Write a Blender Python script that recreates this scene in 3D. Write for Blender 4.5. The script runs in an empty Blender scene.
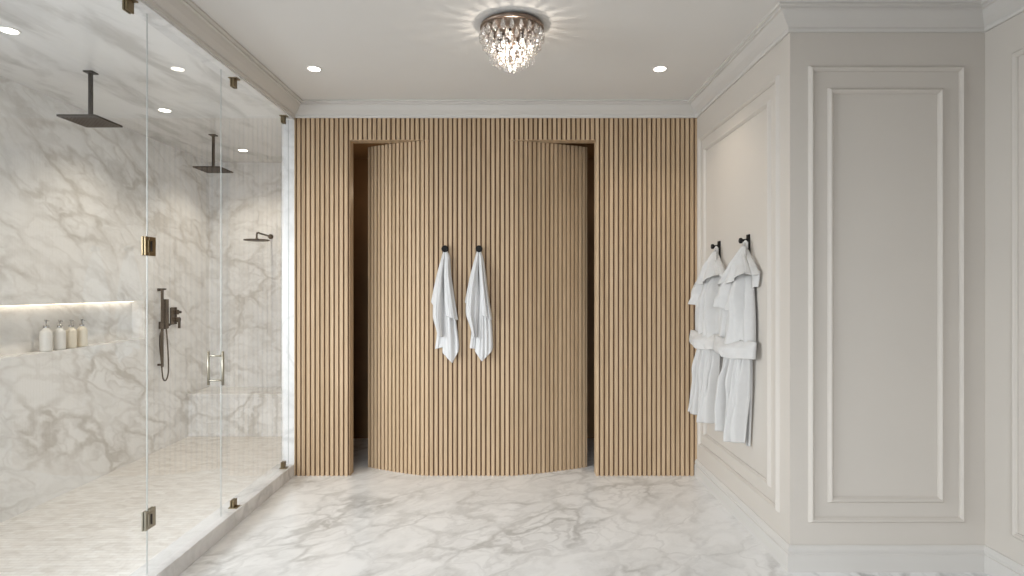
import bpy, bmesh, math, random
from mathutils import Vector, Matrix
S = bpy.context.scene
C = S.collection
PI = math.pi
rnd = random.Random(7)

# ------------------------------------------------------------------ camera, world, exposure
CH = 1.45                      # camera height
F = 575.0                      # focal length in pixels of the 1024 wide frame
cam = bpy.data.cameras.new('camera'); co = bpy.data.objects.new('camera', cam); C.objects.link(co)
co.location = (0, 0, CH); co.rotation_euler = (PI/2, 0, 0)
cam.sensor_width = 36; cam.lens = F/1024*36; cam.clip_start = .02
S.camera = co
S.view_settings.view_transform = 'Standard'; S.view_settings.look = 'None'
S.view_settings.gamma = 1; S.view_settings.use_curve_mapping = False
S.view_settings.exposure = 0.32
w = bpy.data.worlds.new('world'); S.world = w; w.use_nodes = True
w.node_tree.nodes['Background'].inputs[0].default_value = (.80, .88, 1, 1)
w.node_tree.nodes['Background'].inputs[1].default_value = 1.0

def area(name, loc, rot, sx, sy, power, col, spread=PI):
    l = bpy.data.lights.new(name, 'AREA'); l.shape = 'RECTANGLE'; l.size = sx; l.size_y = sy
    l.energy = power; l.color = col; l.spread = spread
    o = bpy.data.objects.new(name, l); C.objects.link(o); o.location = loc; o.rotation_euler = rot
    return o
# daylight entering through the wide window of the wall behind the camera
area('window_daylight', (-1.2, -6.0, 2.55), (PI/2-.22, 0, 0), 4.4, 1.7, 420, (.90, .95, 1.0))
# daylight entering through the low window in the side wall of the shower, outside the frame
area('side_window_daylight', (-5.3, .3, 2.1), (PI/2-.40, 0, -PI/2+.45), 4.6, 2.4, 400, (.90, .95, 1.0))

# ------------------------------------------------------------------ measurements (metres)
D = 4.435          # slatted wall
XR = 1.427         # right panelled wall
ZR = 2.951         # projecting wall face
XF = 2.427         # far right wall
XH = -1.68         # outer face of header and curb
XG = -1.724        # glass
XS = -3.16         # shower side wall
ZS = 6.0           # shower end wall
XP = -1.776        # shower partition inner face
HC = 2.87          # room ceiling
HB = 2.76          # underside of cornices / shower ceiling
YB = -2.5          # wall behind the camera

# ------------------------------------------------------------------ materials
def mat(name, rgb=(.8,.8,.8), rough=.5, metal=0, spec=.5):
    m = bpy.data.materials.new(name); m.use_nodes = True
    b = m.node_tree.nodes['Principled BSDF']
    b.inputs['Base Color'].default_value = (*rgb, 1); b.inputs['Roughness'].default_value = rough
    b.inputs['Metallic'].default_value = metal; b.inputs['Specular IOR Level'].default_value = spec
    return m
def nodes(m):
    t = m.node_tree; return t, t.nodes, t.links, t.nodes['Principled BSDF']
def nnew(t, typ, **kw):
    n = t.nodes.new(typ)
    for k, v in kw.items(): setattr(n, k, v)
    return n
def ramp(t, stops, interp='LINEAR'):
    n = t.nodes.new('ShaderNodeValToRGB'); e = n.color_ramp.elements; n.color_ramp.interpolation = interp
    while len(e) < len(stops): e.new(.5)
    for i, (p, c) in enumerate(stops):
        e[i].position = p; e[i].color = (*c, 1) if len(c) == 3 else c
    return n
def g3(v): return (v, v, v)

def noise_tint(m, base, amount=.04, scale=3, bump=0, bscale=60):
    t, N, L, b = nodes(m)
    tc = nnew(t, 'ShaderNodeTexCoord'); n = nnew(t, 'ShaderNodeTexNoise'); n.inputs['Scale'].default_value = scale
    n.inputs['Detail'].default_value = 4
    L.new(tc.outputs['Object'], n.inputs['Vector'])
    r = ramp(t, [(.3, tuple(c*(1-amount) for c in base)), (.7, tuple(min(1, c*(1+amount)) for c in base))])
    L.new(n.outputs['Fac'], r.inputs[0]); L.new(r.outputs[0], b.inputs['Base Color'])
    if bump:
        n2 = nnew(t, 'ShaderNodeTexNoise'); n2.inputs['Scale'].default_value = bscale; n2.inputs['Detail'].default_value = 3
        L.new(tc.outputs['Object'], n2.inputs['Vector'])
        bp = nnew(t, 'ShaderNodeBump'); bp.inputs['Strength'].default_value = bump; bp.inputs['Distance'].default_value = .004
        L.new(n2.outputs['Fac'], bp.inputs['Height']); L.new(bp.outputs[0], b.inputs['Normal'])
    return m

def marble(name, base, vein, scale=1.0, rot=(0,0,0), stretch=(1,1,1), rough=.22, seed=0, cover=.5, fine=1.0, drift=.36, swirl=1.0):
    """white marble: islands of pale stone ringed by soft grey veins, with broad grey drifts"""
    m = mat(name, base, rough); t, N, L, b = nodes(m)
    tc = nnew(t, 'ShaderNodeTexCoord'); mp = nnew(t, 'ShaderNodeMapping')
    mp0 = nnew(t, 'ShaderNodeMapping'); mp0.inputs['Rotation'].default_value = rot
    mp.inputs['Location'].default_value = (seed*3.1, seed*1.7, seed*2.3)
    mp.inputs['Scale'].default_value = tuple(s*scale for s in stretch)
    L.new(tc.outputs['Object'], mp0.inputs[0]); L.new(mp0.outputs[0], mp.inputs[0])
    def vm(op, a, bb):
        n = nnew(t, 'ShaderNodeVectorMath', operation=op)
        for i, v in enumerate((a, bb)):
            if isinstance(v, tuple): n.inputs[i].default_value = v
            else: L.new(v, n.inputs[i])
        return n.outputs[0]
    def mt(op, a, bb=0, cc=None, clamp=False):
        n = nnew(t, 'ShaderNodeMath', operation=op, use_clamp=clamp)
        for i, v in enumerate((a, bb, cc)):
            if v is None: continue
            if isinstance(v, (int, float)): n.inputs[i].default_value = v
            else: L.new(v, n.inputs[i])
        return n.outputs[0]
    def nz(vec, s, d=6, r=.55):
        n = nnew(t, 'ShaderNodeTexNoise'); n.inputs['Scale'].default_value = s; n.inputs['Detail'].default_value = d
        n.inputs['Roughness'].default_value = r; L.new(vec, n.inputs['Vector']); return n
    v0 = mp.outputs[0]
    w1 = nz(v0, 1.3, 3); w2 = nz(v0, 6, 5)
    d1 = vm('MULTIPLY', vm('SUBTRACT', w1.outputs['Color'], (.5,.5,.5)), (.62*swirl,)*3)
    d2 = vm('MULTIPLY', vm('SUBTRACT', w2.outputs['Color'], (.5,.5,.5)), (.24,.24,.24))
    v1 = vm('ADD', vm('ADD', v0, d1), d2)
    def edges(s, lo, hi):
        vo = nnew(t, 'ShaderNodeTexVoronoi', feature='DISTANCE_TO_EDGE'); vo.inputs['Scale'].default_value = s
        L.new(v1, vo.inputs['Vector'])
        r = ramp(t, [(lo, g3(1)), (hi, g3(0))], 'EASE'); L.new(vo.outputs['Distance'], r.inputs[0]); return r.outputs[0]
    e1 = edges(2.6, 0.0, .13); e2 = edges(5.6, 0.0, .13); e3 = edges(1.5, 0.0, .035)
    mk = nz(v0, 1.5, 5, .6); mr = ramp(t, [(cover-.10, g3(0)), (cover+.14, g3(1))]); L.new(mk.outputs['Fac'], mr.inputs[0])
    mk2 = nz(v1, 2.4, 6, .65); mr2 = ramp(t, [(.47, g3(0)), (.66, g3(1))]); L.new(mk2.outputs['Fac'], mr2.inputs[0])
    a = mt('MULTIPLY', e1, mt('ADD', mt('MULTIPLY', mr.outputs[0], .85), .16))
    bq = mt('MULTIPLY', e2, mt('MULTIPLY', mr.outputs[0], .6*fine))
    c = mt('MULTIPLY', e3, .38*fine)
    dd = mt('MULTIPLY', mr2.outputs[0], drift)
    tot = mt('ADD', mt('MAXIMUM', mt('MAXIMUM', a, bq), c), dd, clamp=True)
    fn = nz(v1, 14, 5, .6); tot2 = mt('MULTIPLY', tot, mt('ADD', fn.outputs['Fac'], .42), clamp=True)
    mx = nnew(t, 'ShaderNodeMix', data_type='RGBA')
    L.new(tot2, mx.inputs['Factor']); mx.inputs['A'].default_value = (*base, 1); mx.inputs['B'].default_value = (*vein, 1)
    L.new(mx.outputs['Result'], b.inputs['Base Color'])
    return m

def streaky(name, base, dark, scale, rough=.3, tile=0):
    """brushed, linear veining (shower ceiling and the small mosaic of the shower floor)"""
    m = mat(name, base, rough); t, N, L, b = nodes(m)
    tc = nnew(t, 'ShaderNodeTexCoord'); mp = nnew(t, 'ShaderNodeMapping')
    mp.inputs['Scale'].default_value = scale; mp.inputs['Rotation'].default_value = (0, 0, .25)
    L.new(tc.outputs['Object'], mp.inputs[0])
    n = nnew(t, 'ShaderNodeTexNoise'); n.inputs['Scale'].default_value = 1; n.inputs['Detail'].default_value = 8
    n.inputs['Roughness'].default_value = .62; n.inputs['Distortion'].default_value = .6; L.new(mp.outputs[0], n.inputs['Vector'])
    r = ramp(t, [(.36, dark), (.52, base), (.70, tuple(min(1, c*1.06) for c in base))]); L.new(n.outputs['Fac'], r.inputs[0])
    out = r.outputs[0]
    if tile:
        br = nnew(t, 'ShaderNodeTexBrick'); br.inputs['Scale'].default_value = 1
        br.inputs['Brick Width'].default_value = tile*2.4; br.inputs['Row Height'].default_value = tile
        br.inputs['Mortar Size'].default_value = .002; br.inputs['Mortar Smooth'].default_value = .3; br.inputs['Bias'].default_value = 0
        br.inputs['Color1'].default_value = (1,1,1,1); br.inputs['Color2'].default_value = (.90,.88,.86,1); br.inputs['Mortar'].default_value = (.80,.78,.76,1)
        L.new(tc.outputs['Object'], br.inputs['Vector'])
        mx = nnew(t, 'ShaderNodeMix', data_type='RGBA', blend_type='MULTIPLY'); mx.inputs['Factor'].default_value = 1
        L.new(out, mx.inputs['A']); L.new(br.outputs['Color'], mx.inputs['B']); out = mx.outputs['Result']
    L.new(out, b.inputs['Base Color'])
    return m

def wood(name, c1, c2, rough=.5, per=.036557, x0=0.0):
    m = mat(name, c1, rough, spec=.25); t, N, L, b = nodes(m)
    tc = nnew(t, 'ShaderNodeTexCoord'); mp = nnew(t, 'ShaderNodeMapping'); mp.inputs['Scale'].default_value = (90, 90, 3.5)
    L.new(tc.outputs['Object'], mp.inputs[0])
    n = nnew(t, 'ShaderNodeTexNoise'); n.inputs['Scale'].default_value = 1; n.inputs['Detail'].default_value = 5
    L.new(mp.outputs[0], n.inputs['Vector'])
    mp2 = nnew(t, 'ShaderNodeMapping'); mp2.inputs['Scale'].default_value = (27.35, 0.2, .25); L.new(tc.outputs['Object'], mp2.inputs[0])
    n2 = nnew(t, 'ShaderNodeTexNoise'); n2.inputs['Scale'].default_value = 1; n2.inputs['Detail'].default_value = 1
    L.new(mp2.outputs[0], n2.inputs['Vector'])
    ad = nnew(t, 'ShaderNodeMath', operation='MULTIPLY_ADD'); ad.inputs[1].default_value = .45
    L.new(n.outputs['Fac'], ad.inputs[0])
    m2 = nnew(t, 'ShaderNodeMath', operation='MULTIPLY'); m2.inputs[1].default_value = .55; L.new(n2.outputs['Fac'], m2.inputs[0])
    L.new(m2.outputs[0], ad.inputs[2])
    r = ramp(t, [(.36, c2), (.62, c1)]); L.new(ad.outputs[0], r.inputs[0]); L.new(r.outputs[0], b.inputs['Base Color'])
    return m

M_floor = marble('floor_marble', (.88,.875,.865), (.52,.51,.495), 1.15, (0,0,-.75), (.8,1.2,1), .26, 1, .52, .8)
M_smar = marble('shower_wall_marble', (.90,.895,.885), (.60,.575,.54), 1.2, (.42,0,0), (1,.62,1.3), .2, 4, .50, .8, .55, .75)
M_jamb = marble('jamb_marble', (.80,.79,.78), (.52,.51,.50), 1.2, (.3,0,0), (1,1,1), .25, 9, .55, .5)
M_sceil = streaky('shower_ceiling_marble', (.80,.785,.765), (.56,.54,.515), (4.5,1.3,1), .25)
M_sfloor = streaky('shower_floor_mosaic', (.86,.84,.81), (.74,.71,.67), (9, 16, 1), .38, .03)
M_wall = noise_tint(mat('greige_paint', rough=.62, spec=.3), (.60,.555,.50), .012, 2, .03, 220)
M_trim = noise_tint(mat('warm_white_trim_paint', rough=.5, spec=.35), (.62,.592,.555), .01, 2)
M_ceil = noise_tint(mat('ceiling_paint', rough=.8, spec=.2), (.74,.72,.69), .01, 2)
M_oak = wood('oak_slats', (.585,.43,.28), (.43,.30,.18))
M_backing = noise_tint(mat('slat_backing', rough=.7), (.16,.085,.04), .1, 20)
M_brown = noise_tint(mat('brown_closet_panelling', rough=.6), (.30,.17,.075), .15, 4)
M_bronze = noise_tint(mat('dark_bronze', rough=.5, metal=.3, spec=.3), (.040,.032,.027), .12, 30)
M_black = noise_tint(mat('black_metal', rough=.6, spec=.2), (.010,.009,.008), .1, 30)
M_lampmetal = noise_tint(mat('polished_bronze', rough=.28, metal=1), (.24,.185,.15), .06, 20)
M_nickel = noise_tint(mat('antique_nickel', rough=.48, metal=1), (.40,.37,.30), .08, 25)
M_dbrass = noise_tint(mat('antique_brass', rough=.34, metal=1), (.22,.17,.10), .08, 25)
M_chrome = noise_tint(mat('pump_metal', rough=.25, metal=1), (.42,.42,.42), .05, 30)
M_towel = noise_tint(mat('white_terry', rough=.95, spec=.05), (.64,.632,.625), .02, 30, .35, 260)
M_robe = noise_tint(mat('white_waffle_terry', rough=.95, spec=.05), (.60,.585,.565), .02, 30, .35, 230)
M_white = noise_tint(mat('white_ceramic', rough=.3), (.74,.73,.70), .02, 10)
M_cream = noise_tint(mat('cream_ceramic', rough=.3), (.76,.70,.58), .02, 10)
M_lring = noise_tint(mat('downlight_ring', rough=.5), (.78,.76,.73), .01, 10)
def emis(name, col, st):
    m = bpy.data.materials.new(name); m.use_nodes = True; t = m.node_tree; t.nodes.clear()
    o = t.nodes.new('ShaderNodeOutputMaterial'); e = t.nodes.new('ShaderNodeEmission')
    e.inputs[0].default_value = (*col, 1); e.inputs[1].default_value = st; t.links.new(e.outputs[0], o.inputs[0]); return m
M_lamp = emis('downlight_lens', (1, .93, .82), 9)
M_led = emis('niche_led', (1, .86, .68), 4.5)
M_bulb = emis('chandelier_bulb', (1, .90, .78), 4)
def glassmat(name, tint, ior=1.5):
    m = bpy.data.materials.new(name); m.use_nodes = True; t = m.node_tree; t.nodes.clear(); L = t.links
    o = nnew(t, 'ShaderNodeOutputMaterial'); tr = nnew(t, 'ShaderNodeBsdfTransparent'); tr.inputs[0].default_value = (*tint, 1)
    gl = nnew(t, 'ShaderNodeBsdfGlossy'); gl.inputs['Roughness'].default_value = 0.0
    fr = nnew(t, 'ShaderNodeFresnel'); fr.inputs[0].default_value = ior
    ge = nnew(t, 'ShaderNodeNewGeometry'); sb = nnew(t, 'ShaderNodeMath', operation='SUBTRACT'); sb.inputs[0].default_value = 1
    L.new(ge.outputs['Backfacing'], sb.inputs[1])
    mu = nnew(t, 'ShaderNodeMath', operation='MULTIPLY'); L.new(fr.outputs[0], mu.inputs[0]); L.new(sb.outputs[0], mu.inputs[1])
    m2 = nnew(t, 'ShaderNodeMath', operation='MULTIPLY', use_clamp=True); m2.inputs[1].default_value = 1.5; L.new(mu.outputs[0], m2.inputs[0])
    mx = nnew(t, 'ShaderNodeMixShader'); L.new(m2.outputs[0], mx.inputs[0]); L.new(tr.outputs[0], mx.inputs[1]); L.new(gl.outputs[0], mx.inputs[2])
    L.new(mx.outputs[0], o.inputs[0]); return m
M_glass = glassmat('clear_shower_glass', (.985,.99,.985))
M_gedge = mat('glass_edge', (.42,.43,.41), .3)
M_crys = bpy.data.materials.new('crystal'); M_crys.use_nodes = True
_t, _N, _L, _b = nodes(M_crys)
_b.inputs['Transmission Weight'].default_value = 1; _b.inputs['Roughness'].default_value = .02; _b.inputs['IOR'].default_value = 1.55
_b.inputs['Base Color'].default_value = (1, .97, .93, 1)
_mx = _t.nodes.new('ShaderNodeMixShader'); _tr = _t.nodes.new('ShaderNodeBsdfTransparent'); _mx.inputs[0].default_value = .35
_g = _t.nodes.new('ShaderNodeBsdfGlossy'); _g.inputs['Roughness'].default_value = .12; _g.inputs[0].default_value = (1,.98,.95,1)
_m2 = _t.nodes.new('ShaderNodeMixShader'); _m2.inputs[0].default_value = .45
_L.new(_b.outputs[0], _m2.inputs[1]); _L.new(_g.outputs[0], _m2.inputs[2]); _L.new(_m2.outputs[0], _mx.inputs[1]); _L.new(_tr.outputs[0], _mx.inputs[2]); _L.new(_mx.outputs[0], _t.nodes['Material Output'].inputs['Surface'])

# ------------------------------------------------------------------ mesh helpers
def nb(): return bmesh.new()
def box(bm, x0, x1, y0, y1, z0, z1, mi=0):
    v = [bm.verts.new(p) for p in ((x0,y0,z0),(x1,y0,z0),(x1,y1,z0),(x0,y1,z0),(x0,y0,z1),(x1,y0,z1),(x1,y1,z1),(x0,y1,z1))]
    for f in ((3,2,1,0),(4,5,6,7),(0,1,5,4),(1,2,6,5),(2,3,7,6),(3,0,4,7)):
        q = bm.faces.new([v[i] for i in f]); q.material_index = mi
    return v
def frame_of(d):
    d = Vector(d).normalized(); a = Vector((0,0,1)) if abs(d.z) < .9 else Vector((1,0,0))
    u = d.cross(a).normalized(); return u, d.cross(u)
def tube(bm, pts, r, n=10, caps=True, smooth=True):
    pts = [Vector(p) for p in pts]; rs = r if isinstance(r, (list, tuple)) else [r]*len(pts)
    rings = []; u = None
    for i, p in enumerate(pts):
        d = (pts[min(i+1, len(pts)-1)] - pts[max(i-1, 0)]).normalized()
        if u is None: u, v = frame_of(d)
        else: u = (u - d*u.dot(d)).normalized(); v = d.cross(u)
        rings.append([bm.verts.new(p + rs[i]*(math.cos(2*PI*k/n)*u + math.sin(2*PI*k/n)*v)) for k in range(n)])
    for a, b in zip(rings, rings[1:]):
        for k in range(n):
            f = bm.faces.new((a[k], a[(k+1)%n], b[(k+1)%n], b[k])); f.smooth = smooth
    if caps: bm.faces.new(rings[0][::-1]); bm.faces.new(rings[-1])
def lathe(bm, prof, c=(0,0,0), n=24, smooth=True, caps=True):
    rings = [[bm.verts.new((c[0]+r*math.cos(2*PI*k/n), c[1]+r*math.sin(2*PI*k/n), c[2]+z)) for k in range(n)] for r, z in prof]
    for a, b in zip(rings, rings[1:]):
        for k in range(n):
            f = bm.faces.new((a[k], a[(k+1)%n], b[(k+1)%n], b[k])); f.smooth = smooth
    if caps and prof[0][0] > 1e-5: bm.faces.new(rings[0][::-1])
    if caps and prof[-1][0] > 1e-5: bm.faces.new(rings[-1])
def sweep(bm, prof, path, closed=False, outward=None):
    """profile (offset from wall, height) swept along a level path; each path item is (point, offset direction)"""
    rings = []
    for (p, o) in path:
        rings.append([bm.verts.new((p[0]+o[0]*a, p[1]+o[1]*a, p[2]+b)) for a, b in prof])
    n = len(prof)
    for a, b in zip(rings, rings[1:]):
        for k in range(n): bm.faces.new((a[k], a[(k+1)%n], b[(k+1)%n], b[k]))
    bm.faces.new(rings[0]); bm.faces.new(rings[-1][::-1])
def obj(name, bm, m, parent=None, bevel=0, loc=None):
    bmesh.ops.recalc_face_normals(bm, faces=bm.faces[:])
    me = bpy.data.meshes.new(name); bm.to_mesh(me); bm.free()
    for k in (m if isinstance(m, (list, tuple)) else [m]): me.materials.append(k)
    o = bpy.data.objects.new(name, me); C.objects.link(o)
    if parent: o.parent = parent
    if loc: o.location = loc
    if bevel:
        b = o.modifiers.new('bevel', 'BEVEL'); b.width = bevel; b.segments = 2; b.limit_method = 'ANGLE'
    return o
def tag(o, label, cat, group=None):
    o['label'] = label; o['category'] = cat
    if group: o['group'] = group
    return o
def thing(name, label, cat, loc=(0,0,0), group=None, rz=0):
    o = bpy.data.objects.new(name, None); C.objects.link(o); o.location = loc; o.rotation_euler = (0,0,rz)
    o.empty_display_size = .05
    return tag(o, label, cat, group)
def struct(name, bm, m, bevel=0):
    o = obj(name, bm, m, bevel=bevel); o['kind'] = 'structure'; return o
def dup(o, loc=None, label=None, parent=None):
    c = o.copy(); C.objects.link(c); c.parent = parent
    for ch in list(o.children): dup(ch, parent=c)
    if loc is not None: c.location = loc
    if label: c['label'] = label
    return c

# ------------------------------------------------------------------ setting: floor and ceiling
b = nb(); box(b, XH, XF+.1, YB-.1, D+.105, -.1, 0); box(b, XH, XR+.1, D+.105, ZS, -.1, 0); struct('floor', b, M_floor)
b = nb(); box(b, XS-.2, XH, YB-.1, ZS+.1, -.1, 0.0); struct('floor', b, M_sfloor)
b = nb(); box(b, XH-.11, XF+.1, YB-.1, D+.105, HC, HC+.1); struct('ceiling', b, M_ceil)
b = nb(); box(b, XS-.2, XH-.105, YB-.1, ZS+.1, HB, HB+.1); struct('ceiling', b, M_sceil)
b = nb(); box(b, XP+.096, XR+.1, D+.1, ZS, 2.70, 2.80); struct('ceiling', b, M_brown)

# shower side wall with the long niche
NZ0, NZ1, NY0, NY1, ND = 1.015, 1.342, 3.42, 4.951, .115
b = nb()
box(b, XS-.2, XS, 3.2, NY0, 0, HB); box(b, XS-.2, XS, YB, .3, 0, HB); box(b, XS-.2, XS, .3, 3.2, 0, .9); box(b, XS-.2, XS, .3, 3.2, 2.3, HB); box(b, XS-.2, XS, NY1, ZS, 0, HB)
box(b, XS-.2, XS, NY0, NY1, 0, NZ0); box(b, XS-.2, XS, NY0, NY1, NZ1, HB); box(b, XS-.2, XS-ND, NY0, NY1, NZ0, NZ1)
struct('wall_left', b, M_smar)
b = nb(); box(b, XS-.2, XP+.096, ZS, ZS+.1, 0, HB); struct('wall_shower_end', b, M_smar)
b = nb(); box(b, XP, XH, D, ZS, 0, HB); struct('wall_partition', b, M_jamb)
# header above the glass, with the room ceiling cornice
b = nb(); box(b, XH-.105, XH, YB, D, HB, HC+.02); struct('wall_header', b, M_trim)
b = nb(); box(b, XH-.105, XH, YB, D, HB-.012, HB, 0); struct('trim_1', b, M_jamb)
# curb
b = nb(); box(b, -1.81, XH, YB, D, 0, .092); struct('trim_2', b, M_jamb, .003)

# ------------------------------------------------------------------ slatted oak wall
PIT = 4.74/F*D; GW = .0125
X0 = (296.2-512)/F*D                      # centre of the first groove
grooves = [X0 + i*PIT for i in range(86)]
def slats(bm, xa, xb, z0, z1, y=D):
    """slats standing .012 proud of a dark backing, between xa and xb"""
    edges = [xa] + [g for g in grooves if xa < g < xb] + [xb]
    for a, c in zip(edges, edges[1:]):
        s = a + (GW/2 if a in grooves else 0); e = c - (GW/2 if c in grooves else 0)
        if e - s > .003: box(bm, s, e, y, y+.020, z0, z1, 0)
    box(bm, xa, xb, y+.018, y+.10, z0, z1, 1)
XL0, XL1 = -1.254, -.656        # left opening edge, left end of flush part
XC1, XR0 = -.03, .652
HO = 2.594
XL1 = min(grooves, key=lambda g: abs(g-XL1)); XC1 = min(grooves, key=lambda g: abs(g-XC1))
b = nb()
slats(b, XH, XL0, 0, HB+.02); slats(b, XR0, XR, 0, HB+.02); slats(b, XL0, XL1, HO, HB+.02); slats(b, XC1, XR0, HO, HB+.02)
# smooth oak reveals of the openings
box(b, XL0, XL0+.003, D+.001, D+.10, 0, HO, 0); box(b, XR0-.003, XR0, D+.001, D+.10, 0, HO, 0)
box(b, XL0, XL1, D+.001, D+.10, HO-.003, HO, 0); box(b, XC1, XR0, D+.001, D+.10, HO-.003, HO, 0)
struct('wall_back', b, [M_oak, M_backing])
# the central wall: flush in the middle, curving back at both ends
b = nb(); slats(b, XL1, XC1, 0, HB+.02)
def curved(bm, sgn, xs0, length, depth):
    """slats and shell along the curve that starts at xs0 and runs outward (sgn) and backward"""
    pl = [Vector((xs0+sgn*length*i/300, D+depth*(i/300)**1.35, 0)) for i in range(301)]
    cum = [0]
    for p, q in zip(pl, pl[1:]): cum.append(cum[-1] + (q-p).length)
    def at(s):
        for i in range(300):
            if cum[i+1] >= s or i == 299:
                t = min(1, max(0, (s-cum[i])/(cum[i+1]-cum[i]))); return pl[i].lerp(pl[i+1], t), (pl[i+1]-pl[i]).normalized()
    def nrm(d): return Vector((-d.y, d.x, 0))*sgn
    s = 0
    while s < cum[-1]-.004:
        a0, a1 = s+GW/2, min(cum[-1], s+PIT-GW/2)
        (p, d), (q, e) = at(a0), at(a1); n = nrm((q-p).normalized())
        c = [p, q, q+n*.020, p+n*.020]
        lo = [bm.verts.new((v.x, v.y, 0)) for v in c]; hi = [bm.verts.new((v.x, v.y, HO-.004)) for v in c]
        bm.faces.new(lo[::-1]); bm.faces.new(hi)
        for k in range(4): bm.faces.new((lo[k], lo[(k+1)%4], hi[(k+1)%4], hi[k]))
        s += PIT
    R = []
    for i in range(0, 301, 10):
        p, d = at(cum[i]); n = nrm(d); f, k = p+n*.018, p+n*.095
        R.append([bm.verts.new((v.x, v.y, z)) for v in (f, k) for z in (0, HO-.005)])
    for A, B in zip(R, R[1:]):
        for (i, j) in ((0,1),(3,2),(2,0),(1,3)): bm.faces.new((A[i], A[j], B[j], B[i])).material_index = 1
    for A in (R[0], R[-1]): bm.faces.new((A[0], A[1], A[3], A[2])).material_index = 0
curved(b, -1, XL1, 1.166+XL1, .222); curved(b, 1, XC1, .608-XC1, .222)
struct('wall_curved', b, [M_oak, M_backing])
# dark closets behind the openings
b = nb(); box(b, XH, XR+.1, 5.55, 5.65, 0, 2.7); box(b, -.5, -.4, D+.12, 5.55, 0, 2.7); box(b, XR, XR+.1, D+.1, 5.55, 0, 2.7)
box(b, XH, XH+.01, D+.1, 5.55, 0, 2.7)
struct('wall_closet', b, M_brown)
for x in (-1.1, .9):                                               # dim unseen fill lights, added to lift the dark behind both openings
    l = bpy.data.lights.new('closet_fill', 'POINT'); l.energy = 1.0 if x < 0 else .4; l.color = (1,.80,.58); l.shadow_soft_size = .06
    o = bpy.data.objects.new('closet_fill', l); C.objects.link(o); o.location = (x, 5.1, 2.3)

# ------------------------------------------------------------------ painted walls on the right, behind the camera
b = nb(); box(b, XR, XF+.1, ZR, D+.1, 0, HC); struct('wall_right', b, M_wall)
b = nb(); box(b, XF, XF+.1, YB, ZR, 0, HC); struct('wall_far_right', b, M_wall)
b = nb()
box(b, XS-.2, -2.9, YB-.1, YB, 0, HC); box(b, .5, XF+.1, YB-.1, YB, 0, HC)
box(b, -2.9, .5, YB-.1, YB, 0, .3); box(b, -2.9, .5, YB-.1, YB, 2.2, HC)
struct('wall_front', b, M_wall)
# baseboards
bp = [(0,0),(.020,0),(.020,.088),(.014,.092),(.014,.098),(.017,.104),(.017,.112),(.008,.128),(.004,.132),(0,.132)]
b = nb(); sweep(b, bp, [((XR, D, 0), (-1,0)), ((XR, ZR, 0), (-1,-1)), ((XF, ZR, 0), (-1,-1)), ((XF, YB, 0), (-1,0))])
struct('baseboard_right', b, M_trim)
# cornices
cp = [(0,0),(.012,0),(.016,.010),(.016,.022),(.030,.032),(.048,.048),(.066,.070),(.074,.082),(.086,.084),(.086,.094),(.100,.098),(.100,.111),(0,.111)]
b = nb()
sweep(b, cp, [((XH, YB, HB), (1,0)), ((XH, D, HB), (1,-1)), ((XR, D, HB), (-1,-1)), ((XR, ZR, HB), (-1,-1)), ((XF, ZR, HB), (-1,-1)), ((XF, YB, HB), (-1,0))])
struct('trim_3', b, M_trim)
# picture-frame mouldings
mprof = [(0,0),(.006,.010),(.010,.016),(.016,.018),(.022,.014),(.026,.008),(.030,.006),(.030,0)]   # (across, proud)
def moulding(bm, u0, u1, z0, z1, P):
    """rectangular frame; P(u, z, d) maps to the wall"""
    cs = [(u0,z0,1,1),(u1,z0,-1,1),(u1,z1,-1,-1),(u0,z1,1,-1)]
    rings = [[bm.verts.new(P(u+su*a, z+sz*a, d)) for a, d in mprof] for u, z, su, sz in cs]
    for i in range(4):
        A, B = rings[i], rings[(i+1)%4]
        for k in range(len(mprof)-1): bm.faces.new((A[k], A[k+1], B[k+1], B[k]))
PR = lambda u, z, d: (XR-d, u, z)
PF = lambda u, z, d: (u, ZR-d, z)
PX = lambda u, z, d: (XF-d, u, z)
for k, (u0, u1, z0, z1, P) in enumerate([(3.065, 4.37, .250, 2.590, PR), (3.165, 4.25, .350, 2.490, PR),
        (1.520, 2.322, .245, 2.590, PF), (1.618, 2.213, .348, 2.476, PF),
        (1.2, 2.785, .245, 2.590, PX), (1.3, 2.690, .348, 2.476, PX)]):
    b = nb(); moulding(b, u0, u1, z0, z1, P); struct('trim_%d' % (k+4), b, M_wall)

# ------------------------------------------------------------------ shower enclosure glass
GT = .0025
def pane(y0, y1, z0, z1):
    b = nb(); v = box(b, XG-GT, XG+GT, y0, y1, z0, z1)
    b.normal_update()
    for f in b.faces:
        if abs(f.normal.y) > .5: f.material_index = 1
    return b
YJ1, YJ2 = 2.716, 3.406
GZ0, GZ1 = .094, HB-.014
def clamp(parent, y, z, top, nm='clamp'):
    b = nb()
    s = 1 if top else -1
    za, zb = (z-.058, z) if top else (z, z+.050)
    box(b, XG-.012, XG-GT, y-.024, y+.024, za, zb); box(b, XG+GT, XG+.012, y-.024, y+.024, za, zb)
    zz = z-.006 if top else z
    box(b, XG-.022, XG+.030, y-.026, y+.026, zz, zz+.006)
    return obj(nm, b, M_dbrass, parent, .0015)
# near fixed panel
t = thing('glass_panel', 'near fixed clear glass panel of the shower, running out of frame at left', 'shower panel', (0,0,0))
obj('pane', pane(.3, YJ1-.0012, GZ0, GZ1), [M_glass, M_gedge], t)
clamp(t, 2.582, HB-.012, True); clamp(t, 1.0, HB-.012, True); clamp(t, 2.45, .092, False); clamp(t, 1.0, .092, False)
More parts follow.
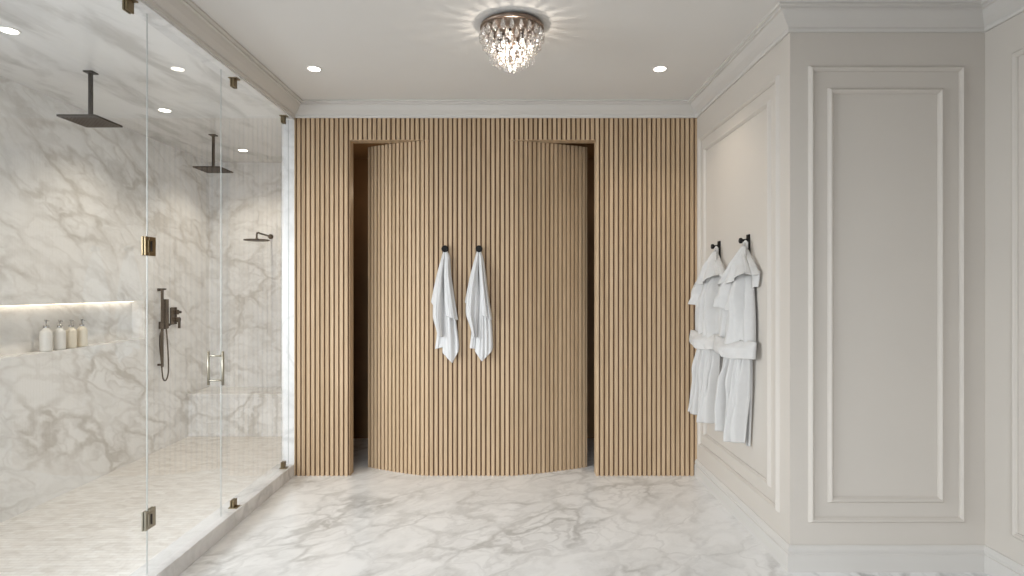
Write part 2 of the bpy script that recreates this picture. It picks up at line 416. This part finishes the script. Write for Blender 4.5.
# far fixed panel
t = thing('glass_panel', 'narrow fixed clear glass panel between shower door and slatted wall', 'shower panel', (0,0,0))
obj('pane', pane(YJ2+.0012, D-.001, GZ0, GZ1), [M_glass, M_gedge], t)
for y in (3.56, 4.335): clamp(t, y, HB-.012, True); clamp(t, y, .092, False)
# door
t = thing('glass_shower_door', 'frameless clear glass shower door with metal pull and square hinges', 'shower door', (0,0,0))
obj('pane', pane(YJ1+.0012, YJ2-.0012, GZ0+.004, GZ1), [M_glass, M_gedge], t)
for z in (1.648, .355):
    b = nb()
    for s in (-1, 1):
        x0, x1 = sorted((XG+s*GT, XG+s*.010))
        box(b, x0, x1, YJ1+.002, YJ1+.052, z-.045, z+.045); box(b, x0, x1, YJ1-.026, YJ1-.002, z-.045, z+.045)
        xk, xl = sorted((XG+s*.010, XG+s*.014)); box(b, xk, xl, YJ1-.012, YJ1+.030, z-.030, z+.030)
    hg = obj('hinge', b, M_dbrass if z > 1 else M_nickel, t, .0015)
    b = nb(); tube(b, [(XG+.014, YJ1+.010, z-.024), (XG+.014, YJ1+.010, z+.024)], .005, 12); obj('hinge_pin', b, M_bronze, hg)
b = nb()
hy = 3.345
for s in (-1, 1):
    tube(b, [(XG+s*.042, hy, .885), (XG+s*.042, hy, 1.082)], .0075, 14)
for z in (.912, 1.055): tube(b, [(XG-.042, hy, z), (XG+.042, hy, z)], .0055, 12)
obj('door_pull', b, M_nickel, t)

# ------------------------------------------------------------------ shower fittings
XD = -2.555
def rain_head():
    t = thing('rain_shower_head', 'square dark rain shower head on ceiling arm, nearer of the two', 'shower head', (XD, 3.487, HB), 'square rain shower heads')
    b = nb(); box(b, -.028, .028, -.028, .028, -.008, -.0005); obj('ceiling_plate', b, M_bronze, t, .001)
    b = nb(); box(b, -.009, .009, -.009, .009, -.285, -.007); lathe(b, [(.010,-.292),(.016,-.290),(.016,-.272),(.011,-.268)], n=16); obj('arm', b, M_bronze, t)
    b = nb(); box(b, -.114, .114, -.120, .120, -.304, -.292)
    hd = obj('spray_plate', b, M_bronze, t, .002)
    b = nb()
    for i in range(9):
        for j in range(9):
            x, y = -.092+.023*i, -.092+.023*j
            lathe(b, [(.0035,-.306),(.004,-.304)], (x, y, 0), 6)
    obj('nozzles', b, M_black, hd)
    return t
h1 = rain_head()
dup(h1, (XD, 4.92, HB), 'square dark rain shower head on ceiling arm, farther one seen through the door')
t = thing('wall_shower_head', 'small round dark shower head on a bent arm on the far marble wall', 'shower head', (-2.515, ZS, 1.985))
b = nb(); tube(b, [(0,-.001,0),(0,-.012,0)], .026, 20); obj('wall_flange', b, M_bronze, t)
b = nb(); tube(b, [(0,-.010,0),(0,-.30,.012),(0,-.325,.008),(0,-.335,-.01),(0,-.335,-.050)], .009, 12); obj('arm', b, M_bronze, t)
b = nb(); lathe(b, [(.012,-.045),(.02,-.052),(.115,-.058),(.12,-.062),(.12,-.068),(.112,-.070)], (0,-.335,0), 36); obj('spray_disc', b, M_bronze, t)

# hand shower on the side wall
t = thing('hand_shower', 'dark slide-bar hand shower with looped hose on the marble side wall', 'hand shower', (XS, 5.13, 0))
b = nb(); box(b, .030, .048, -.009, .009, .745, 1.445)
for z in (.765, 1.43): box(b, 0.001, .032, -.009, .009, z-.009, z+.009)
box(b, -0.0+.001, .07, -.012, .012, 1.432, 1.447); obj('slide_bar', b, M_bronze, t, .001)
b = nb(); box(b, .050, .090, -.018, .018, 1.09, 1.35); obj('handset', b, M_bronze, t, .004)
b = nb(); box(b, .020, .080, -.024, .024, 1.085, 1.15); obj('slider', b, M_bronze, t, .002)
b = nb()
pts = [(.072,.004,1.10),(.076,.018,.95),(.076,.030,.80),(.074,.032,.69),(.068,.018,.635),(.062,-.004,.625),(.056,-.020,.66),(.044,-.022,.80),(.030,-.020,.95),(.024,.01,1.06),(.028,.105,1.115)]
P2 = []
for i in range(len(pts)-1):                                        # Catmull-Rom
    p0, p1, p2, p3 = [Vector(pts[max(0, min(len(pts)-1, j))]) for j in (i-1, i, i+1, i+2)]
    for k in range(6):
        u = k/6; P2.append(.5*((2*p1)+(p2-p0)*u+(2*p0-5*p1+4*p2-p3)*u*u+(3*p1-p0-3*p2+p3)*u**3))
P2.append(Vector(pts[-1])); tube(b, P2, .0062, 8); obj('hose', b, M_bronze, t)
b = nb(); tube(b, [(.001,.115,1.115),(.012,.115,1.115)], .022, 16); tube(b, [(.010,.115,1.115),(.04,.115,1.115)], .012, 12); obj('hose_outlet', b, M_bronze, t)
t = thing('shower_valve', 'dark square shower valve with lever handle beside the hand shower', 'shower valve', (XS, 5.36, 1.19))
b = nb(); box(b, .001, .010, -.05, .05, -.08, .08); obj('wall_plate', b, M_bronze, t, .002)
b = nb(); tube(b, [(.009,0,.035),(.050,0,.035)], .022, 16); tube(b, [(.05,0,.035),(.075,0,.035)], .012, 12)
obj('diverter_knob', b, M_bronze, t)
b = nb(); tube(b, [(.009,0,-.035),(.062,0,-.035)], .024, 16); box(b, .050, .066, -.010, .010, -.115, -.02); obj('lever', b, M_bronze, t, .001)

# bench at the far end
b = nb(); box(b, XS+.001, XP-.001, 5.61, ZS-.001, 0, .385); box(b, XS+.001, XP-.001, 5.59, ZS-.001, .386, .42)
tag(obj('shower_bench', b, M_smar, bevel=.003), 'pale marble bench across the far end of the shower', 'bench')

# niche lighting and bottles
t = thing('niche_light', 'warm light strip along the top of the marble wall niche', 'light strip', (XS-.095, (NY0+NY1)/2, NZ1-.006))
b = nb(); L2 = (NY1-NY0)/2-.02; box(b, -.012, .012, -L2, L2, 0, .005); obj('channel', b, M_lring, t)
b = nb(); box(b, -.009, .009, -L2, L2, -.003, 0); obj('diffuser', b, M_led, t)
def bottle(y, m, label, k=1.0, x=XS-.045):
    t = thing('soap_bottle', label, 'soap bottle', (x, y, NZ0+.0005), 'pump bottles in the shower niche')
    b = nb(); lathe(b, [(.030,0),(.035,.003),(.036,.01),(.036,.118),(.034,.130),(.026,.143),(.016,.150),(.015,.158)], n=28); obj('bottle_body', b, m, t)
    b = nb(); lathe(b, [(.016,.157),(.0165,.160),(.0165,.172),(.014,.174),(.005,.175),(.005,.200),(.009,.201),(.009,.212),(.007,.214)], n=18)
    tube(b, [(0,0,.207),(.026,-.012,.207),(.032,-.015,.203)], .0042, 8); obj('pump', b, M_chrome, t)
    t.scale = (k, k, k); return t
bottle(3.955, M_white, 'white pump soap bottle in the niche, nearest the camera of four', 1.02)
bottle(4.075, M_white, 'slim white pump soap bottle, second in the niche row of four', .98)
bottle(4.180, M_cream, 'cream pump soap bottle, third in the niche row of four', .96)
bottle(4.285, M_cream, 'cream pump soap bottle at the far end of the niche row', .96)

# ------------------------------------------------------------------ downlights
def spot(parent, power, z=-.012, size=2.2, blend=.7):
    l = bpy.data.lights.new('downlight_beam', 'SPOT'); l.energy = power; l.color = (1,.89,.74); l.spot_size = size; l.spot_blend = blend
    l.shadow_soft_size = .035
    o = bpy.data.objects.new('downlight_beam', l); C.objects.link(o); o.parent = parent; o.location = (0,0,z); return o
def downlight(x, y, z, label, power):
    t = thing('recessed_downlight', label, 'downlight', (x, y, z), 'recessed downlights')
    b = nb(); n = 32
    lathe(b, [(.037,-.0005),(.0375,-.004),(.050,-.003),(.051,-.0003)], n=n); obj('trim_ring', b, M_lring, t)
    b = nb(); lathe(b, [(.0001,-.0052),(.037,-.0052),(.037,-.0035),(.0001,-.0035)], n=n); obj('lens', b, M_lamp, t)
    spot(t, power); return t
downlight(-1.28, 3.72, HC, 'round recessed downlight in the white ceiling, left of the chandelier', 11)
downlight(.957, 3.72, HC, 'round recessed downlight in the white ceiling, right of the chandelier', 13)
for y, lb in ((2.92, 'recessed downlight in the marble shower ceiling, nearest at the photo edge'),
              (4.23, 'recessed downlight in the shower ceiling between the two rain heads'),
              (5.46, 'recessed downlight in the shower ceiling, farthest beyond the second rain head')):
    downlight(XD, y, HB, lb, 26)

# ------------------------------------------------------------------ chandelier
CX, CY = 0.0, 3.10
t = thing('crystal_chandelier', 'round flush-mounted crystal drop chandelier with bronze frame on ceiling', 'chandelier', (CX, CY, HC))
b = nb(); lathe(b, [(.055,-.0005),(.055,-.012),(.0001,-.012)], n=32); obj('canopy', b, M_bronze, t)
b = nb(); lathe(b, [(.0001,-.012),(.168,-.012),(.172,-.018),(.172,-.030),(.164,-.032),(.0001,-.030)], n=64); obj('top_plate', b, M_lampmetal, t)
b = nb()
tiers = [(.165,-.034,22),(.150,-.076,20),(.128,-.108,18),(.100,-.134,14),(.086,-.162,14),(.055,-.184,8)]
for r, z, n in tiers: lathe(b, [(r-.016,z),(r-.013,z-.003),(r-.010,z),(r-.013,z+.003),(r-.016,z)], n=48, caps=False)
for k in range(8):
    a = 2*PI*k/8; tube(b, [((r-.013)*math.cos(a), (r-.013)*math.sin(a), z) for r, z, n in tiers], .003, 6)
obj('frame', b, M_lampmetal, t)
b = nb(); lathe(b, [(.146,-.031),(.122,-.062),(.119,-.062),(.143,-.031),(.146,-.031)], n=48, caps=False); obj('band', b, M_lampmetal, t)
def drop(size):
    b = nb(); w = size
    lathe(b, [(.0001,0),(w*.16,-w*.15),(w*.30,-w*.55),(w*.46,-w*1.15),(w*.5,-w*1.45),(w*.40,-w*1.8),(w*.18,-w*2.0),(.0001,-w*2.05)], n=8, smooth=False)
    return b
proto = obj('crystal_drop', drop(.029), M_crys, t)
first = True; cnt = 0
for ti, (r, z, n) in enumerate(tiers):
    for k in range(n):
        a = 2*PI*(k+.5*(ti%2))/n - PI/2
        o = proto if first else proto.copy()
        if not first: C.objects.link(o); o.parent = t
        first = False; cnt += 1
        o.location = (r*math.cos(a), r*math.sin(a), z-.002); o.rotation_euler = (0,0,a)
        s = (1, .92, .8, .72, .7, .7)[ti]; o.scale = (s, s, s)
b = nb()
for r, z, n in ((.12,-.168,20),(.09,-.188,16),(.058,-.205,12),(.028,-.222,7),(.140,-.100,34),(.110,-.128,30)):      # small bead strings
    for k in range(n):
        a = 2*PI*(k+.3)/n
        for q in range(3):
            lathe(b, [(.0001,.006),(.0045,.0035),(.006,0),(.0045,-.0035),(.0001,-.006)], (r*math.cos(a), r*math.sin(a), z-.013*q), 6, False)
o = obj('bead_strings', b, M_crys, t); o['kind'] = 'stuff'
for k in range(3):
    a = 2*PI*k/3+.4; b = nb(); c = (.06*math.cos(a), .06*math.sin(a), 0)
    lathe(b, [(.0001,-.065),(.008,-.068),(.012,-.080),(.010,-.095),(.004,-.105),(.0001,-.107)], c, 12); bl = obj('bulb', b, M_bulb, t)
    b = nb(); lathe(b, [(.009,-.032),(.009,-.066),(.0001,-.066)], c, 12); obj('socket', b, M_bronze, t)
l = bpy.data.lights.new('chandelier_glow', 'POINT'); l.energy = 3.0; l.color = (1,.91,.80); l.shadow_soft_size = .028
o = bpy.data.objects.new('chandelier_glow', l); C.objects.link(o); o.parent = t; o.location = (0,0,-.150)

# ------------------------------------------------------------------ cloth helpers
def sm(pts, v):
    """smooth interpolation along a polyline by chord length"""
    n = len(pts)
    if n == 1: return Vector(pts[0])
    P = [Vector(p) for p in pts]; c = [0]
    for a, q in zip(P, P[1:]): c.append(c[-1] + max(1e-6, (q-a).length))
    s = v*c[-1]
    for i in range(n-1):
        if s <= c[i+1] or i == n-2:
            u = min(1, max(0, (s-c[i])/(c[i+1]-c[i])))
            p0, p1, p2, p3 = P[max(0,i-1)], P[i], P[i+1], P[min(n-1,i+2)]
            lin = p1.lerp(p2, u)
            cr = .5*((2*p1)+(p2-p0)*u+(2*p0-5*p1+4*p2-p3)*u*u+(3*p1-p0-3*p2+p3)*u**3)
            return lin.lerp(cr, .6)
def flap(bm, Lp, Rp, bulge, folds, out, nu=18, nv=40, bottom=None, top=None, seed=0, hem=None, edge_in=0):
    """sheet of cloth between a left and a right edge; bulge and folds push it along 'out'"""
    out = Vector(out); g = []
    r = random.Random(seed); ph = [r.uniform(0, 6.28) for _ in range(6)]
    for j in range(nv+1):
        v = j/nv; Lq, Rq = sm(Lp, v), sm(Rp, v); row = []
        for i in range(nu+1):
            u = i/nu; p = Lq.lerp(Rq, u)
            if bottom: p.z += bottom(u)*max(0, (v-.45)/.55)**2
            if top: p.z += top(u)*(1-v)**3
            env = min(1, .15+v*2.2)
            q = bulge*math.sin(PI*u)**.7*env
            q += folds*env*(math.sin(2*PI*u*1.6+ph[0]+v*1.3)*.5+math.sin(2*PI*u*3.1+ph[1]-v*2.1)*.32*(.3+v)+math.sin(7*v+ph[2]+3*u)*.18+math.sin(17*v+ph[3]+8*u)*.07)*math.sin(PI*min(1,max(0,u)))**.4
            q += folds*env*1.1*(abs(math.sin(PI*(u*2.4+ph[4]+.22*v)))**.75-.5)*min(1, 6*u, 6*(1-u))
            q += folds*env*.5*(abs(math.sin(PI*(u*4.7+ph[5]-.5*v)))**.8-.5)*min(1, 6*u, 6*(1-u))
            if edge_in: q -= edge_in*(1-min(1, u/.12))**2
            row.append(bm.verts.new(p + out*q))
        g.append(row)
    for a, c in zip(g, g[1:]):
        for i in range(nu):
            f = bm.faces.new((a[i], c[i], c[i+1], a[i+1])); f.smooth = True
    return g
def cloth(name, bm, m, parent, th=.005):
    me = bpy.data.meshes.new(name); bmesh.ops.recalc_face_normals(bm, faces=bm.faces[:]); bm.to_mesh(me); bm.free(); me.materials.append(m)
    o = bpy.data.objects.new(name, me); C.objects.link(o); o.parent = parent
    s = o.modifiers.new('thickness', 'SOLIDIFY'); s.thickness = th; s.offset = 0
    return o

# ------------------------------------------------------------------ towels on the slatted wall
def wall_knob(px, py, label):
    x, z = (px-512)/F*D, CH+(288-py)/F*D
    t = thing('wall_hook', label, 'hook', (x, D, z), 'round hooks on the slatted wall')
    b = nb(); tube(b, [(0,-.0005,0),(0,-.006,0)], .018, 24); obj('back_plate', b, M_black, t)
    b = nb(); tube(b, [(0,-.005,0),(0,-.03,0),(0,-.036,0)], [.009,.009,.012], 14); tube(b, [(0,-.035,0),(0,-.038,0),(0,-.052,0),(0,-.055,0)], [.022,.026,.026,.022], 24)
    obj('knob', b, M_black, t); return t
wall_knob(445.6, 249.2, 'round black hook on the slatted wall, the left one')
wall_knob(479.3, 249.2, 'round black hook on the slatted wall, the right one')
def towel(flaps, ox, label):
    t = thing('hand_towel', label, 'towel', ((ox-512)/F*D, D, CH+(288-251)/F*D), 'white towels on the slatted wall')
    b = nb()
    def c(p, d):
        z = D-d; return ((p[0]-512)/F*z-(ox-512)/F*D, -d, (288-p[1])/F*z-(288-251)/F*D)
    for i, (Lp, Rp, d0, d1, bl, fo, bot, top) in enumerate(flaps):
        n = len(Lp); m = len(Rp)
        LL = [c(p, d0+(d1-d0)*k/max(1, n-1)) for k, p in enumerate(Lp)]; RR = [c(p, d0+(d1-d0)*k/max(1, m-1)) for k, p in enumerate(Rp)]
        flap(b, LL, RR, bl, fo, (0,-1,0), bottom=bot, seed=i+int(ox), nv=46, nu=22)
    # gathered loop over the hook
    tube(b, [(-.008,-.026,-.02),(-.006,-.028,.002),(0,-.03,.012),(.006,-.028,.002),(.008,-.026,-.02)], [.007,.008,.008,.008,.007], 10)
    cloth('towel_cloth', b, M_towel, t, .004); return t
tip = lambda a, c, amt: (lambda u: -amt*(1-min(1, abs(u-a)/(a if u < a else 1-a))))
towel([
    ([(443.5,251),(436.6,276),(431.2,302)], [(445,251),(441,276),(437,310)], .012, .020, .010, .006, None, None),
    ([(444,285),(439,320),(435.2,349)], [(446,285),(446,320),(444.5,349)], .012, .022, .008, .008, lambda u: .018*u, None),
    ([(444.5,251),(443.6,275),(443.2,320),(442.6,352.5)], [(447,251),(450.5,275),(456,320),(459,344),(458.6,351)], .020, .030, .026, .013, tip(.63, 1, .085), None),
    ([(444,251),(437.6,274),(433.6,300),(433,317),(436,328),(438,336.5)], [(445.8,251),(443.6,275),(443.4,300),(443.2,336.5)], .024, .034, .048, .014, None, None),
    ([(445,251),(443.9,275),(444.2,300),(445.5,315)], [(447.4,251),(449.8,257),(451,274),(455.2,303),(458,320)], .028, .040, .050, .013, None, None),
], 445.6, 'white hand towel hanging from the left black hook on slats')
towel([
    ([(477,251),(470.2,276),(465,302)], [(478.5,251),(475,276),(471,310)], .012, .020, .010, .006, None, None),
    ([(478,285),(473,320),(469.8,348)], [(480,285),(480,320),(478,350)], .012, .022, .008, .008, lambda u: .010*u, None),
    ([(478.5,251),(479,275),(477.4,320),(475,351)], [(481,251),(485,275),(491,315),(493,344),(492,351)], .020, .030, .026, .013, tip(.42, 1, .078), None),
    ([(477.6,251),(471.5,274),(466.5,300),(466,314),(470.4,327),(472.8,337)], [(479.3,251),(478.3,275),(479.6,300),(477.6,337)], .024, .034, .048, .014, None, None),
    ([(479,251),(479.3,275),(480.5,300),(481,314)], [(481,251),(484,262),(486,276),(489.5,303),(492.4,320)], .028, .040, .050, .013, None, None),
], 479.3, 'white hand towel hanging from the right black hook on slats')

# ------------------------------------------------------------------ robes on the right wall
YN = 3.477
def rp(px, py, d):
    """a point on the robe: d metres out from the wall, as local (x, y, z) of the hook"""
    z = F*(XR-d)/(px-512); return (-d, z-YN, (288-py)*z/F+CH-1.70)
def robe_hook(y, label):
    t = thing('wall_hook', label, 'hook', (XR, y, 1.70), 'flat black hooks on the panelled wall')
    b = nb(); box(b, -.010, -.0005, -.036, .004, -.05, .072); obj('back_plate', b, M_black, t, .002)
    b = nb(); tube(b, [(-.009,-.006,.040),(-.038,-.002,.036)], .008, 12); tube(b, [(-.036,-.002,.036),(-.040,-.002,.036),(-.050,-.002,.036),(-.053,-.002,.036)], [.014,.017,.017,.014], 16)
    obj('knob', b, M_black, t); return t
def robe(y, label, sd=0):
    t = thing('bathrobe', label, 'bathrobe', (XR, y, 1.70), 'white bathrobes on the panelled wall')
    E = lambda L, k: [rp(*p) for p in L]
    out = (-1, 0, 0)
    def back(bm, Lp):          # closes the garment from its visible left edge round to the wall
        A = [rp(*p) for p in Lp]; Bk = [(-.012, a[1]+.05+.5*abs(a[0])*.3, a[2]) for a in A]
        flap(bm, Bk, A, 0, .004, out, nu=6, seed=sd+5)
    # upper body: a narrow left panel and the fuller right one
    b = nb()
    Lp = [(736,266,.060),(726,288,.085),(722,302,.090),(720.5,320,.098),(720.5,350,.092)]
    Rp = [(742,266,.050),(736,290,.075),(734,305,.080),(731,325,.085),(729,350,.090)]
    back(b, Lp)
    flap(b, [rp(*p) for p in Lp], [rp(*p) for p in Rp], .016, .016, out, nu=18, seed=sd+1)
    Lp = [(740,262,.050),(735,285,.080),(733.4,303,.090),(730.5,325,.085),(729,352,.080)]
    Rp = [(748.5,262,.020),(753.5,281,.018),(755,301,.016),(755.8,317,.016),(756,352,.018)]
    flap(b, [rp(*p) for p in Lp], [rp(*p) for p in Rp], .055, .030, out, nu=34, seed=sd+11)
    # skirt, in two hanging halves
    Lp = [(732.8,346,.115),(732.2,390,.105),(731.4,433,.095),(731.4,440,.090)]
    Rp = [(750.5,352,.035),(750.4,393,.030),(747.5,420,.040),(744.9,443,.050)]
    flap(b, [rp(*p) for p in Lp], [rp(*p) for p in Rp], .050, .034, out, nu=32, seed=sd+2)
    Lp = [(725.0,346,.10),(722.8,395,.10),(717.9,426,.105)]
    Rp = [(735.5,348,.080),(733.4,393,.070),(729.6,433.5,.075)]
    back(b, Lp)
    flap(b, [rp(*p) for p in Lp], [rp(*p) for p in Rp], .030, .034, out, nu=24, seed=sd+3)
    Lp = [(748.0,350,.030),(748.5,393,.030),(746.5,445.0,.030)]; Rp = [(752.5,350,.012),(752.4,393,.012),(750.4,446.5,.012)]
    flap(b, [rp(*p) for p in Lp], [rp(*p) for p in Rp], .006, .008, out, nu=8, seed=sd+4)
    cloth('robe_body', b, M_robe, t)
    # shawl collar draped from the hook
    b = nb()
    Lp = [(742.6,246,.045),(736.6,259,.070),(726.4,280,.105),(720.2,289.5,.115)]
    Rp = [(746.5,246,.030),(747.5,262,.040),(747.0,268,.055),(745.5,275,.075)]
    flap(b, [rp(*p) for p in Lp], [rp(*p) for p in Rp], .040, .016, out, nu=26, seed=sd+6, bottom=lambda u: .014*math.sin(2.4*PI*u))
    Lp = [(745.5,246,.050),(746.5,260,.060),(746.2,274,.080)]
    Rp = [(747.2,248,.028),(753.8,261,.026),(760.2,273.5,.020)]
    flap(b, [rp(*p) for p in Lp], [rp(*p) for p in Rp], .022, .012, out, nu=18, seed=sd+7, bottom=lambda u: .010*math.sin(2*PI*u))
    Lp = [(751.5,270,.040),(752.5,279,.038),(752.0,288,.036)]; Rp = [(760.0,271,.018),(759.6,279,.018),(758.4,286.5,.018)]
    flap(b, [rp(*p) for p in Lp], [rp(*p) for p in Rp], .008, .004, out, nu=10, seed=sd+8)
    tube(b, [rp(743.6,248,.040), rp(744.4,242.5,.046), rp(745.6,241.0,.046), rp(747,242.5,.040), rp(747,248,.034)], .004, 8)
    cloth('collar', b, M_robe, t, .006)
    # folded sleeve at the left
    b = nb()
    Lp = [(724,280,.090),(721.2,292,.100),(721.0,300,.108),(720.6,307.5,.112)]; Rp = [(741,270,.080),(737,285,.080),(735.2,298,.082),(732.6,309,.088)]
    flap(b, [rp(*p) for p in Lp], [rp(*p) for p in Rp], .040, .026, out, nu=20, seed=sd+9, bottom=lambda u: .012*math.sin(5*u))
    back(b, Lp)
    cloth('sleeve', b, M_robe, t, .006)
    # belt band
    b = nb()
    Lp = [(715.6,336,.140),(714.6,340,.145),(715.2,349,.145),(721.0,354,.135)]
    Rp = [(756.4,343,.034),(756.2,350,.036),(755.6,360.5,.036)]
    flap(b, [rp(*p) for p in Lp], [rp(*p) for p in Rp], .060, .010, out, nu=34, nv=16, seed=sd+10, bottom=lambda u: .006*math.sin(7*u+1), top=lambda u: .004*math.sin(6*u+2))
    back(b, Lp)
    cloth('belt', b, M_robe, t, .010)
    return t
YF = 3.965
robe_hook(YN, 'black hook holding the nearer bathrobe'); robe_hook(YF, 'black hook holding the farther bathrobe')
robe(YN, 'white belted bathrobe hanging on the panelled wall, the nearer one')
robe(YF, 'white belted bathrobe beside the slatted wall, the farther one', 20)
